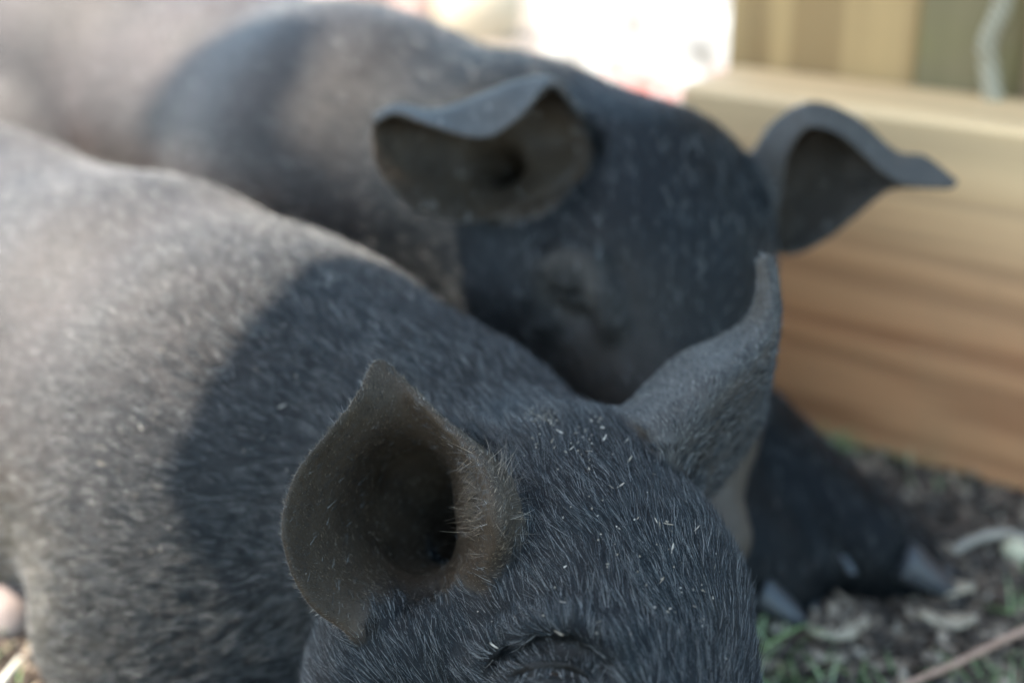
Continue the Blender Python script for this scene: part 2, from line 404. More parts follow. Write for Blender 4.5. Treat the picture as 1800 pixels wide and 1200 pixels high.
dirF = P(-330, 400, 1.28) - P(1090, 1260, .59)
h0 = .0015
ux = np.array([dirF[0], dirF[1]]); ux /= np.linalg.norm(ux)
xh = [float(ux @ P(*p)[:2]) for p in ((1090, 1260, .59), (720, 850, .80))]
W, F, ear, sd = build_solid(front, fe, dirF, (min(xh) - .02, max(xh)), h0, .004)
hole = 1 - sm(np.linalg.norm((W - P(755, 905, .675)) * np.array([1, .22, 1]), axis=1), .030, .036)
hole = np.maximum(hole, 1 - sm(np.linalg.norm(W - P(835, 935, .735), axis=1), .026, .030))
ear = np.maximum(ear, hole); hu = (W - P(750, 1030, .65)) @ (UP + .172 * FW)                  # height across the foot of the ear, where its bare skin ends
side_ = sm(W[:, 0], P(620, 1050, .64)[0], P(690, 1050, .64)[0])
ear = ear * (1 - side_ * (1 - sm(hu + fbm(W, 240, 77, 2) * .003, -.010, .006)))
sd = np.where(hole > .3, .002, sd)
rootF = empty("piglet", G(600, 1180)); tag(rootF, "black piglet dozing in front with its pricked near ear facing the camera", "piglet", "piglets lying side by side")
skinF = skin_mat("piglet_skin", (.0035, .0045, .0052), (.047, .037, .031))
ax = W[:, :2] @ ux; s0 = float(ux @ P(700, 850, .80)[:2]); s1 = float(ux @ P(330, 700, .94)[:2])
bareF = sm(ax + fbm(W, 18, 3, 2) * .02, s0, s1) * .95
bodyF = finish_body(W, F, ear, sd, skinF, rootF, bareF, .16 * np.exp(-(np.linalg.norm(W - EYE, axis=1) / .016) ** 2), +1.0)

# eyeball, lashes, hooves
def ico(center, r, name, mat, parent, squash=(1, 1, 1)):
    vs, fs = [], []
    n, m = 24, 16
    for i in range(m + 1):
        for j in range(n):
            a, b = math.pi * i / m, 2 * math.pi * j / n
            vs.append(center + r * np.array([math.sin(a) * math.cos(b) * squash[0], math.sin(a) * math.sin(b) * squash[1], math.cos(a) * squash[2]]))
    for i in range(m):
        for j in range(n): fs.append((i * n + j, (i + 1) * n + j, (i + 1) * n + (j + 1) % n, i * n + (j + 1) % n))
    return mesh_obj(name, vs, fs, mat, parent)
t = NT("eye_wet"); eyem = t.fin(Base_Color=(.02, .016, .013), Roughness=.08)
ico(EYE - nrm_e * .0098, .0110, "eye", eyem, rootF)

def strands(name, roots, dirs, L, rad, mat, parent, npts=6, droop=.4, seed=1):
    rg = np.random.default_rng(seed); n = len(roots); s = np.linspace(0, 1, npts)[None, :, None]
    L = (np.asarray(L) * np.ones(n))[:, None, None]
    pts = roots[:, None] + L * (dirs[:, None] * s + np.array([0, 0, -droop])[None, None] * s ** 2)
    cu = bpy.data.hair_curves.new(name); cu.add_curves([npts] * n)
    cu.attributes["position"].data.foreach_set("vector", (pts - np.array(parent.location)).astype(np.float32).ravel())
    ra = cu.attributes.get("radius") or cu.attributes.new("radius", 'FLOAT', 'POINT')
    ra.data.foreach_set("value", (rad * (1 - .8 * np.linspace(0, 1, npts))[None] * np.ones((n, 1))).astype(np.float32).ravel())
    cu.materials.append(mat); return link(bpy.data.objects.new(name, cu), parent)
furF = hair_mat("piglet_fur", (.0015, .002, .0022), (.0085, .0115, .013), .24, .85, .38)
rg = np.random.default_rng(4)
tt = rg.random(70); lid = np.array([on(base_copy, 903 + 126 * x, 1173 + 18 * (2 * x - 1) ** 2) for x in tt])
dd = nrm_e[None] * .8 + np.array([0, -.1, -.55]) + rg.normal(size=(70, 3)) * .18 + (tt[:, None] - .5) * np.array([[1.0, 0, 0]])
strands("eyelashes", lid, dd, .0095, .00010, furF, rootF, seed=2)

NF = vert_normals(W, F)
flowF = np.tile(np.array([ux[0], ux[1], .1]), (len(W), 1))                 # along the back towards the tail
poll = P(985, 800, .68); nose = P(1110, 1500, .55); hd = poll - nose; hd[0] -= .05; hd /= np.linalg.norm(hd)
hw = 1 - sm(ax, float(ux @ P(960, 900, .66)[:2]), float(ux @ P(760, 850, .78)[:2]))
flowF = flowF * (1 - hw[:, None]) + hd * hw[:, None]
rad = W - EYE; rd = np.linalg.norm(rad, axis=1); wE = .8 * np.exp(-(rd / .022) ** 2)[:, None]
flowF = flowF * (1 - wE) + wE * rad / (rd[:, None] + 1e-9)                 # fans out round the eye
flowF[:, 2] -= .35 * sm(-NF[:, 1], 0., 1.) * (1 - hw)                      # hangs down the flank
lenF = (.0112 - .0050 * bareF) * (1 - .62 * ear) * (1 - .60 * np.exp(-(rd / .022) ** 2)) * (1 - .55 * np.exp(-(np.linalg.norm(W - P(745, 1050, .63), axis=1) / .026) ** 2))
wgtF = (1.0 - .72 * bareF) * (.10 + .90 * sm(W[:, 2], .0, .06)) * (1 - .25 * ear)
toc = C0 - W; toc /= np.linalg.norm(toc, axis=1)[:, None]; wgtF *= .25 + .75 * sm((toc * NF).sum(1), -.35, .0)
if not QUICK:
    insF = sm(sd, -.0004, .0008) * (ear > .3)
    headw = 1 - sm(ax, float(ux @ P(800, 850, .74)[:2]), float(ux @ P(600, 850, .82)[:2]))
    make_hair("fur", W, F, NF, wgtF * (.5 + headw) * (1 - .9 * insF) * (1 - .85 * np.exp(-(rd / .012) ** 2)), lenF, flowF, 500000, .000072, furF, rootF, 7, lift=.13, clump=.0024, tie=.62 - .5 * bareF)
    earfur = hair_mat("ear_fuzz", (.032, .023, .015), (.12, .092, .064), .4, .97)
    outw = W - P(735, 960, .66); outw[:, 1] *= .3
    make_hair("ear_fuzz", W, F, NF, (insF + .02 * (ear > .5)) * (.06 + .94 * sm(np.linalg.norm(W - P(745, 900, .665), axis=1), .020, .050)), .0028 + 0 * ear, outw / np.linalg.norm(outw, axis=1)[:, None], 70000, .00007, earfur, rootF, 8, lift=.20, npts=4, tie=.4)
    inn = insF * np.exp(-(np.linalg.norm(W - P(850, 880, .62), axis=1) / .012) ** 2)
    tow = P(770, 950, .66) - W
    make_hair("ear_tufts", W, F, NF, inn, .013 + 0 * ear, tow / np.linalg.norm(tow, axis=1)[:, None], 500, .00007, earfur, rootF, 9, lift=.4, tie=.5)
frontW, frontF, frontN = W, F, NF

bristle = hair_mat("pale_bristle", (.05, .045, .04), (.20, .185, .165), .35, .9, .5)
if not QUICK:
    make_hair("bristles", W, F, NF, wgtF * bareF * 2 + .01 + .5 * ear * (1 - insF), .0070 - .0040 * ear, flowF, 110000, .000075, bristle, rootF, 27, lift=.24, npts=4, tie=0., clump=.01)
# ------------------------------------------------------------------ the piglet behind
back = Solid()
back.chain(seg((60, 120, 1.50, .165), (215, 170, 1.37, .168)), .03)
back.chain(seg((215, 170, 1.37, .150), (430, 240, 1.24, .120), (625, 308, 1.13, .117), (900, 365, 1.03, .100)), .045)
back.chain(seg((600, 305, 1.13, .122), (665, 326, 1.11, .118)), .04)
back.chain(seg((900, 365, 1.03, .098), (1115, 412, .97, .083)), .045)
back.chain(seg((1115, 412, .97, .083), (1125, 525, .93, .079), (1190, 720, .89, .048), (1226, 850, .87, .026)), .035)
back.chain(seg((1224, 850, .87, .024), (1238, 892, .862, .0185), (1250, 938, .855, .0235), (1256, 946, .852, .0180)), .010)
back.ball(P(985, 560, .97), .074, .05)                                 # jowl
back.chain(seg((1150, 640, .97, .05), (1180, 780, .93, .035)), .04)
back.ball(P(540, 330, 1.09), .085, .05)                                # shoulder blade
back.chain(seg((120, 200, 1.42, .13), (60, 330, 1.28, .098)), .03)     # thigh
back.chain(seg((60, 330, 1.28, .09), (200, 520, 1.2, .04)), .03)
back.chain(seg((1050, 600, 1.08, .080), (1310, 835, 1.03, .052), (1420, 905, 1.00, .040), (1520, 965, .975, .032), (1590, 1000, .970, .026)), .03)   # far foreleg
back.chain(seg((1000, 700, 1.00, .06), (1230, 930, .97, .045), (1330, 1010, .955, .030), (1370, 1040, .95, .022)), .03)  # near foreleg
b_near = [  # rows: brim, crest, back, wall, wall, lower rim ; columns from the left lobe to the right
    [(662, 215, .905), (700, 200, .900), (760, 222, .885), (850, 242, .880), (915, 205, .885), (965, 152, .900), (1005, 185, .915)],
    [(658, 208, .912), (698, 189, .915), (770, 197, .915), (850, 168, .925), (915, 145, .928), (972, 143, .920), (1022, 205, .925)],
    [(654, 240, .918), (705, 225, .935), (775, 232, .950), (850, 235, .965), (920, 215, .965), (985, 200, .945), (1030, 230, .932)],
    [(660, 290, .915), (715, 295, .935), (780, 300, .955), (850, 300, .975), (915, 275, .975), (980, 255, .955), (1022, 262, .932)],
    [(690, 335, .912), (740, 345, .928), (795, 350, .945), (850, 345, .960), (905, 330, .960), (960, 310, .945), (1000, 298, .925)],
    [(725, 368, .908), (765, 382, .915), (805, 392, .922), (850, 388, .930), (890, 370, .935), (930, 350, .930), (965, 330, .918)],
]
b_far = [
    [(1350, 420, .965), (1372, 340, .955), (1385, 270, .945), (1425, 222, .938), (1490, 245, .935), (1550, 300, .930), (1600, 326, .925), (1672, 330, .920)],
    [(1325, 330, .975), (1330, 270, .965), (1365, 215, .960), (1430, 183, .955), (1505, 212, .952), (1575, 270, .945), (1625, 278, .935), (1682, 322, .925)],
    [(1330, 330, .990), (1350, 280, .990), (1390, 240, .990), (1440, 215, .985), (1500, 240, .975), (1560, 290, .962), (1610, 302, .945), (1672, 322, .930)],
    [(1345, 390, .995), (1375, 350, 1.00), (1410, 320, 1.00), (1450, 300, .995), (1495, 305, .982), (1545, 318, .968), (1595, 320, .950), (1668, 326, .932)],
    [(1355, 430, .985), (1385, 420, .990), (1415, 400, .990), (1455, 375, .985), (1495, 350, .975), (1535, 335, .962), (1580, 326, .948), (1664, 328, .932)],
    [(1362, 440, .970), (1390, 447, .972), (1425, 436, .972), (1465, 412, .970), (1505, 380, .965), (1540, 350, .955), (1575, 330, .946), (1660, 331, .932)],
]
def make_ear2(ctrl, **k):
    p, n, th = make_ear(ctrl, **k); return p, n, np.clip(th, .0012, .0019)
b_near = [[(x, y, d - (.038, .038, .036, .034, .030, .018, .004)[i]) for i, (x, y, d) in enumerate(r)] for r in b_near]
back.cut(P(850, 290, .893), .036, P(965, 245, .898), .034, .008)
back.post.append((P(868, 285, .925), .014, P(945, 330, .985), .010, .012))
be = [make_ear2(b_near), make_ear2(b_far)]
base_copy = Solid(); base_copy.ops = list(back.ops)
EB = base_copy.surf(1008, 498)
nb = C0 - EB; nb /= np.linalg.norm(nb)
back.cut(EB + nb * .017, .022, EB + nb * .017 + np.array([.005, 0, -.003]), .021, .020)               # socket
back.cone(EB - nb * .0035, .0128, EB - nb * .0035 + np.array([.005, 0, -.005]), .0125, .008)            # closed lid
fold(back, [(1045, 540), (1028, 520), (1000, 510), (975, 512)], .0020, .003, -.0045, True)               # lid slit
fold(back, [(950, 570), (940, 520), (958, 475), (1000, 455), (1040, 470), (1062, 520), (1072, 570)], .0062, .012, -.001)   # brow ring
dirB = P(60, 120, 1.50) - P(1190, 720, .89)
uxb = np.array([dirB[0], dirB[1]]); uxb /= np.linalg.norm(uxb)
xh = [float(uxb @ P(*p)[:2]) for p in ((1243, 880, .87), (900, 350, 1.03))]
W, F, ear, sd = build_solid(back, be, dirB, (min(xh), max(xh)), .0022 if QUICK else .0018, .005)
holeB = 1 - sm(np.linalg.norm((W - P(905, 272, .935)) * np.array([.8, .5, 1]), axis=1), .036, .044)
ear = np.maximum(ear, holeB); sd = np.where(holeB > .3, .002, sd)
rootB = empty("piglet", G(1100, 850)); tag(rootB, "black piglet asleep behind with folded ears and its muddy snout beside the wooden beam", "piglet", "piglets lying side by side")
axb = W[:, :2] @ uxb; s0 = float(uxb @ P(900, 350, 1.03)[:2]); s1 = float(uxb @ P(560, 290, 1.15)[:2])
bareB = sm(axb + fbm(W, 16, 9, 2) * .02, s0, s1) * .9
NS = P(1262, 880, .85); dn = np.linalg.norm((W - NS) * np.array([1, .8, .62]), axis=1)
mudB = 1 - sm(dn + fbm(W, 90, 5, 2) * .006, .030, .046)
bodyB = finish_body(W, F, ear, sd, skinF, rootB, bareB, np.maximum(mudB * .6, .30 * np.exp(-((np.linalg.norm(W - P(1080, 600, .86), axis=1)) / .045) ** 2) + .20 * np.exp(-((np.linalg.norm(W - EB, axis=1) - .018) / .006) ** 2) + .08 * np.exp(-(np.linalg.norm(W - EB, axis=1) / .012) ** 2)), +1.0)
NB = vert_normals(W, F)
flowB = np.tile(np.array([uxb[0], uxb[1], .1]), (len(W), 1)); hb = P(1160, 250, .95) - P(1240, 880, .87); hb /= np.linalg.norm(hb)
hw = (1 - sm(axb, float(uxb @ P(1050, 450, .93)[:2]), float(uxb @ P(900, 400, .98)[:2])))[:, None]
flowB = flowB * (1 - hw) + hb * hw
hooftag = 0; lenB = (.0105 - .004 * bareB) * (1 - .65 * ear) * (1 - .6 * mudB); rB = np.linalg.norm(W - EB, axis=1); wgtB = (1 - .8 * np.exp(-(rB / .02) ** 2)) * (1 - .5 * bareB) * (.1 + .9 * sm(W[:, 2], 0, .05)) * (1 - .5 * ear) * (1 - .8 * mudB)
if not QUICK:
    make_hair("fur", W, F, NB, wgtB, lenB, flowB, 110000, .00012, furF, rootB, 17, lift=.12, npts=4)

if not QUICK:
    make_hair("bristles", W, F, NB, wgtB * bareB * 2 + .01 + .3 * ear, .0080 + 0 * ear, flowB, 30000, .00013, bristle, rootB, 28, lift=.30, npts=4, tie=0., clump=.01)
# cloven hooves: two pointed claws each
t = NT("hoof_horn"); o = t.obj(); nz = t.noise(t.mapping(o, (1, 1, 3)), 160, 4)
hoofm = t.fin(Base_Color=t.mix(nz, (.012, .013, .015), (.055, .060, .066)), Roughness=.38, Normal=t.bump(nz, .3, .001))
def claw(name, base, tip, wdt, hgt, parent, mat=None):
    base = np.array(base); tip = np.array(tip); d = tip - base; L = np.linalg.norm(d); d /= L
    sd_ = np.cross(d, [0, 0, 1.]); sd_ /= np.linalg.norm(sd_); up = np.cross(sd_, d)
    vs, fs = [], []; n, m = 16, 12
    for i in range(m + 1):
        s = i / m; w_ = wdt * (1 - .12 * s) * math.sqrt(max(0.002, 1 - s ** 2.6)); h_ = hgt * (1 - s * .72) * math.sqrt(max(.01, 1 - s ** 5))
        for j in range(n):
            a = 2 * math.pi * j / n; z = math.sin(a); z = z if z > 0 else z * .35
            vs.append(base + d * L * s + sd_ * math.cos(a) * w_ + up * z * h_)
    for i in range(m):
        for j in range(n): fs.append((i * n + j, i * n + (j + 1) % n, (i + 1) * n + (j + 1) % n, (i + 1) * n + j))
    fs.append(tuple(range(n))[::-1]); fs.append(tuple(m * n + j for j in range(n)))
    return mesh_obj(name, vs, fs, mat or hoofm, parent)
def foot(root, px, py, d, px2, py2, size=1.0):
    a = P(px, py, d); b = G(px2, py2, .004); v = b - a; v /= np.linalg.norm(v); s = np.cross(v, [0, 0, 1.]); s /= np.linalg.norm(s)
    for k in (-1, 1):
        claw("hoof", a - v * .004 + s * k * .0125 * size, b + s * k * .010 * size - v * (.004 if k > 0 else 0), .0115 * size, .017 * size, root)
foot(rootB, 1580, 978, .955, 1695, 1040, 1.22)
foot(rootB, 1350, 1038, .935, 1440, 1092, 1.0)
claw("dewclaw", P(1475, 965, .950), P(1503, 1012, .938), .0065, .008, rootB)

foot(rootF, 60, 1008, .967, 120, 1040, .8)
foot(rootF, 780, 1540, .665, 880, 1620, .8)
# ------------------------------------------------------------------ ground
def gh(x, y):
    p = np.stack([x, y, np.zeros_like(x)], -1).reshape(-1, 3)
    near = np.exp(-((p[:, 0]) ** 2 + (p[:, 1] - 1) ** 2) / 9.)
    return ((fbm(p, 9, 41, 3) * .006 + fbm(p, 70, 42, 3) * .0035) * near + fbm(p, .8, 43, 2) * .02 * (1 - near)).reshape(x.shape)
def spaced(c, fine, half, far):
    a = [0.]; st = fine
    while a[-1] < far:
        if a[-1] > half: st *= 1.12
        a.append(a[-1] + st)
    a = np.array(a); return np.concatenate([c - a[:0:-1], c + a])
gx, gy = spaced(.1, .006, .9, 60), spaced(1.1, .006, .7, 60)
X, Y = np.meshgrid(gx, gy, indexing='ij'); Z = gh(X, Y)
nx, ny = X.shape; ii = np.arange(nx * ny).reshape(nx, ny)
t = NT("soil"); o = t.obj()
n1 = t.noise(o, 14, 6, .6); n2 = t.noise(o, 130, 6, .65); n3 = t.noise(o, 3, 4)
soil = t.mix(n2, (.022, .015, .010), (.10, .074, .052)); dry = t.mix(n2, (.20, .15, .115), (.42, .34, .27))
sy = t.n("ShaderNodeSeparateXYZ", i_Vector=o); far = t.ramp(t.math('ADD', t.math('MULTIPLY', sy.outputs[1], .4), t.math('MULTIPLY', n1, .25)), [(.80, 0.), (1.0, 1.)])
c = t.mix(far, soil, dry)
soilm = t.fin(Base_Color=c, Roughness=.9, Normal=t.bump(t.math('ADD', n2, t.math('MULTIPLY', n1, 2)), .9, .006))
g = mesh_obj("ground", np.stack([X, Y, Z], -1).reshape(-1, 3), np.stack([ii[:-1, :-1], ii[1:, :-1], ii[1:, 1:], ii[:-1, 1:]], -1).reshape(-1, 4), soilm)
tag(g, kind="structure")

# ------------------------------------------------------------------ timber
def wood(name, c1, c2, c3, axis, scale=1.0, rough=.62, seed=0., ringsc=9, green=None, split=None):
    t = NT(name); o = t.obj(); st = [1, 1, 1]; st[axis] = .045
    m = t.mapping(o, tuple(st), loc=(seed, seed * .7, seed * .3))
    wob = t.noise(m, 9 * scale, 3, .5); big = t.noise(m, 3.2 * scale, 3, .6)
    w1 = t.n("ShaderNodeTexWave", wave_type='BANDS', bands_direction='DIAGONAL', i_Vector=m, i_Scale=ringsc * scale, i_Distortion=11.0, i_Detail=4., i_Detail_Scale=1.2).outputs["Fac"]
    fine = t.noise(t.mapping(o, tuple(1 if i != axis else .02 for i in range(3))), 260 * scale, 4, .7)
    c = t.mix(t.ramp(w1, [(.25, 0.), (.6, 1.)]), c1, c2); c = t.mix(t.ramp(big, [(.42, 0.), (.66, 1.)]), c, c3)
    c = t.mix(t.math('MULTIPLY', fine, .35), c, tuple(x * .5 for x in c1))
    blot = t.noise(o, 7, 4, .6, .5)
    if split:                                            # redder low on the beam; paler above, with the top's skylight painted in
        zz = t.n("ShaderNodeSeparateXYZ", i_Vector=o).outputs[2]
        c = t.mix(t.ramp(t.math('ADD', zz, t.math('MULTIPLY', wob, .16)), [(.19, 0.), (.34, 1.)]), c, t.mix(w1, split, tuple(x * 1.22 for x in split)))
    if green: c = t.mix(t.ramp(blot, [(.38, 0.), (.62, 1.)]), c, green)
    else: c = t.mix(t.math('MULTIPLY', t.ramp(blot, [(.5, 0.), (.75, 1.)]), .45), c, tuple(x * .72 for x in c3))
    return t.fin(Base_Color=c, Roughness=rough, Normal=t.bump(t.math('ADD', fine, w1), .35, .001))
def board(name, a, b, width_dir, wdt, thick_dir, thk, mat, bev=.004, nseg=40, wav=.0012, seed=0):
    """bevelled plank from a to b; a and b lie on the middle of one broad face edge"""
    a, b, u, v = (np.array(q, float) for q in (a, b, width_dir, thick_dir)); u /= np.linalg.norm(u); v /= np.linalg.norm(v)
    prof = [(bev, 0), (wdt - bev, 0), (wdt, bev), (wdt, thk - bev), (wdt - bev, thk), (bev, thk), (0, thk - bev), (0, bev)]
    vs = []; dl = (b - a) / np.linalg.norm(b - a); L = np.linalg.norm(b - a)
    ss = [0, .0015 / L] + list(np.linspace(.02, .98, nseg)) + [1 - .0015 / L, 1]
    for i, s in enumerate(ss):
        k = .97 if i in (0, len(ss) - 1) else 1
        off = math.sin(s * 9 + seed) * wav
        for (p, q) in prof:
            vs.append(a + (b - a) * s + u * ((p - wdt / 2) * k + wdt / 2 + off) + v * ((q - thk / 2) * k + thk / 2 + off * .5))
    n = len(prof); fs = [tuple(range(n))]
    for i in range(len(ss) - 1):
        for j in range(n): fs.append((i * n + j, (i + 1) * n + j, (i + 1) * n + (j + 1) % n, i * n + (j + 1) % n))
    fs.append(tuple((len(ss) - 1) * n + j for j in range(n))[::-1])
    o = mesh_obj(name, vs, fs, mat, smooth=False, origin=a)
    return o
BA, BB = G(1480, 792, 0), G(1800, 877, 0)                 # foot of the beam's near face
bd = BB - BA; bd[2] = 0; bd /= np.linalg.norm(bd); bn = np.array([-bd[1], bd[0], 0]);
if bn[1] < 0: bn = -bn                                    # points away from the camera
# near face top height from the photograph
def face(px, py):                                         # where a line of sight meets the beam's near face
    r = P(px, py, 1) - C0; k = ((BA - C0) @ bn) / (r @ bn); return C0 + r * k
HB = face(1700, 289)[2]
def ontop(px, py): return G(px, py, HB)
TB = float((ontop(1700, 229) - BA) @ bn)
lend = float((face(1195, 215) - BA) @ bd)
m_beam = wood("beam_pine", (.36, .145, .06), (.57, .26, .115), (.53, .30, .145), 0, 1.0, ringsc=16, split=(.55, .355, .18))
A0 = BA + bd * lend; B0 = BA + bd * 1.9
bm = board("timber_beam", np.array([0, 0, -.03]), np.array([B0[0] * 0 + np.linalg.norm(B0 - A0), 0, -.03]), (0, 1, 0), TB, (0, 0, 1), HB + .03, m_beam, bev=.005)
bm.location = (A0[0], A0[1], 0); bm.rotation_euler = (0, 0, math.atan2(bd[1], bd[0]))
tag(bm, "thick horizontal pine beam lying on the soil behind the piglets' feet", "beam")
def upright(name, px0, px1, back, thk, mat, top=1.0, seed=0, bot=None):
    """a board standing upright behind the beam between two picture columns at the beam's top"""
    r0 = P(px0, 150, 1) - C0; r1 = P(px1, 190, 1) - C0; pl = BA + bn * (TB + back)
    q0 = C0 + r0 * (((pl - C0) @ bn) / (r0 @ bn)); q1 = C0 + r1 * (((pl - C0) @ bn) / (r1 @ bn))
    wdt = float((q1 - q0) @ bd)
    o = board(name, (0, 0, 0), (0, 0, top - (bot or 0)), (1, 0, 0), wdt, (0, 1, 0), thk, mat, bev=.003, seed=seed)
    o.location = (q0[0], q0[1], bot or 0); o.rotation_euler = (0, 0, math.atan2(bd[1], bd[0])); return o
m_bd1 = wood("board_pine", (.42, .26, .10), (.66, .46, .20), (.55, .40, .20), 2, .9, seed=3.1, ringsc=8)
m_bd2 = wood("board_pale", (.30, .175, .065), (.46, .285, .115), (.42, .265, .11), 2, .9, seed=7.7, ringsc=10)
m_post = wood("post_weathered", (.14, .095, .042), (.24, .17, .08), (.18, .13, .07), 2, .8, seed=1.3, green=(.17, .135, .05))
o = upright("fence_board", 1277, 1603, .006, .022, m_bd2, .95, 2); tag(o, "wide golden upright fence board between the white sack and the post", "fence board", "upright boards behind the beam")
o = upright("fence_post", 1606, 1765, .004, .085, m_post, 1.15, 3); tag(o, "weathered post with green algae stains behind the beam", "post")
o = upright("fence_board", 1772, 2150, .05, .022, wood("board_brown", (.34, .20, .10), (.46, .29, .16), (.44, .33, .22), 2, .9, seed=5.), .95, 4); tag(o, "brown upright board behind the pale dangling rope", "fence board", "upright boards behind the beam")

def tube(name, pts, rad, mat, parent=None, n=12, noise=.0, seed=0, origin=None, rfun=None, step=60):
    pts = np.array(pts, float); g = spline_grid(np.stack([pts, pts], 1), step, 2)[:, 0]
    T = np.gradient(g, axis=0); T /= np.linalg.norm(T, axis=1)[:, None]; up = np.array([0.1, .2, 1.]); vs, fs = [], []
    A = np.cross(T, up); A /= np.linalg.norm(A, axis=1)[:, None]; B = np.cross(T, A); m = len(g)
    for i in range(m):
        r = rad * (rfun(i / (m - 1)) if rfun else 1)
        for j in range(n):
            a = 2 * math.pi * j / n; q = g[i] + r * (A[i] * math.cos(a) + B[i] * math.sin(a)); vs.append(q)
    vs = np.array(vs)
    if noise: vs += fbm(vs, 1.2 / rad, seed, 2)[:, None] * noise * np.array([1, 1, 1.])
    for i in range(m - 1):
        for j in range(n): fs.append((i * n + j, i * n + (j + 1) % n, (i + 1) * n + (j + 1) % n, (i + 1) * n + j))
    fs += [tuple(range(n))[::-1], tuple((m - 1) * n + j for j in range(n))]
    return mesh_obj(name, vs, fs, mat, parent, origin=origin if origin is not None else g[0])
def behind(px, py, back):
    r = P(px, py, 1) - C0; pl = BA + bn * back; return C0 + r * (((pl - C0) @ bn) / (r @ bn))
t = NT("rope_fibre"); o = t.obj(); wv = t.n("ShaderNodeTexWave", i_Vector=t.mapping(o, (1, 1, 1), (0, .7, 0)), i_Scale=60., i_Distortion=1.5).outputs["Fac"]
ropem = t.fin(Base_Color=t.mix(wv, (.26, .22, .14), (.42, .36, .26)), Roughness=.85, Normal=t.bump(wv, .8, .003))
pr = [behind(x, y, TB - .004 - .011) for x, y in ((1830, -420), (1800, -150), (1765, 0), (1738, 70), (1738, 130), (1752, 185), (1765, 225))]
o = tube("rope", pr, .0075, ropem, noise=.0015, seed=3, origin=pr[-1]); tag(o, "pale frayed rope hanging in front of the weathered post", "rope")

# ------------------------------------------------------------------ feed sack in the sun
t = NT("woven_sack"); o = t.obj(); wv = t.noise(o, 18, 4)
sep = t.n("ShaderNodeSeparateXYZ", i_Vector=o)
def band(sock, a, b):
    return t.math('MULTIPLY', t.math('GREATER_THAN', sock, a), t.math('LESS_THAN', sock, b))
X_, Z_ = sep.outputs[0], sep.outputs[2]
red = t.math('MULTIPLY', t.ramp(t.noise(o, 11, 2, .4, 1.5), [(.50, 0.), (.53, 1.)]), t.math('MAXIMUM', t.math('MAXIMUM', t.math('MULTIPLY', band(X_, .15, .40), band(Z_, .25, .40)), t.math('MULTIPLY', band(X_, -.2, .0), band(Z_, -.3, .215))), band(Z_, .44, .6)))
sackm = t.fin(Base_Color=t.mix(red, t.mix(t.ramp(wv, [(.4, 0.), (.65, 1.)]), (.66, .63, .57), (.22, .20, .17)), (.66, .25, .20)), Roughness=.55, Normal=t.bump(t.noise(o, 40, 5), .5, .004))
def sack(cx, cy, w_, h_, d_, lean, rz, mat):
    vs, fs = [], []; n, m = 72, 48
    for i in range(m + 1):
        s = i / m; z = h_ * s; e = min(1, max(.12, math.sin(math.pi * min(1, max(0, s))) ** .35)); wx = w_ / 2 * (.90 + .10 * math.sin(math.pi * s))
        for j in range(n):
            a = 2 * math.pi * j / n; ca, sa = math.cos(a), math.sin(a)
            x = wx * math.copysign(abs(ca) ** .55, ca); y = d_ / 2 * e * math.copysign(abs(sa) ** .9, sa) * (1 - .5 * abs(ca) ** 4)
            vs.append((x, y, z))
    vs = np.array(vs); vs[:, 1] += fbm(vs, 18, 3, 3) * .010; vs[:, 0] += fbm(vs, 14, 4, 2) * .006; vs[:, 2] += fbm(vs * np.array([1, .2, .1]), 22, 6, 2) * .008
    for i in range(m):
        for j in range(n): fs.append((i * n + j, i * n + (j + 1) % n, (i + 1) * n + (j + 1) % n, (i + 1) * n + j))
    fs += [tuple(range(n))[::-1], tuple(m * n + j for j in range(n))]
    o = mesh_obj("feed_sack", vs, fs, mat); o.location = (cx, cy, -.004); o.rotation_euler = (-lean, 0, rz); return o
sk = sack(.315, 1.62, .52, .62, .13, R(33), R(8), sackm); tag(sk, "sunlit white woven feed sack with faint red print leaning behind the beam's end", "sack")

# stones and clods in the sun beyond the piglets
def stone(name, loc, r, sq, mat, seed, parent=None):
    vs, fs = [], []; n, m = 20, 14
    for i in range(m + 1):
        for j in range(n):
            a, b = math.pi * i / m, 2 * math.pi * j / n; vs.append((math.sin(a) * math.cos(b), math.sin(a) * math.sin(b), math.cos(a)))
    vs = np.array(vs); vs *= (1 + fbm(vs, 1.7, seed, 3) * .16)[:, None]; vs *= r * np.array(sq)
    for i in range(m):
        for j in range(n): fs.append((i * n + j, (i + 1) * n + j, (i + 1) * n + (j + 1) % n, i * n + (j + 1) % n))
    o = mesh_obj(name, vs, fs, mat); o.location = loc; o.rotation_euler = (0, 0, seed); return o
def stone_mat(name, a, b, rough=.8):
    t = NT(name); o = t.obj(); n = t.noise(o, 60, 5); return t.fin(Base_Color=t.mix(n, a, b), Roughness=rough, Normal=t.bump(n, .6, .003))
sm1 = stone_mat("straw_stone", (.42, .34, .22), (.62, .52, .38)); sm2 = stone_mat("pink_stone", (.26, .16, .12), (.42, .29, .24)); sm3 = stone_mat("brown_clod", (.10, .065, .05), (.20, .13, .10))
for px, py, r, sq, m, sd_, lb, ct in (
    (840, 70, .10, (.75, .9, 1.0), sm1, 1.2, "large pale cream stone against the sack's left edge", "stone"),
    (722, 55, .050, (1, 1, .9), sm2, 2.3, "small round pinkish stone left of the cream stone", "stone"),
    (780, 40, .09, (1.6, 1, .6), sm3, 3.1, "brown clod of earth behind the pinkish stone", "clod"),
    (700, 5, .11, (1.5, 1, .6), sm3, 4.4, "long dark brown clod farthest behind the back piglet", "clod")):
    q = G(px, py); o = stone("stone" if ct == "stone" else "clod", (q[0], q[1], r * sq[2] * .6), r, sq, m, sd_); tag(o, lb, ct)
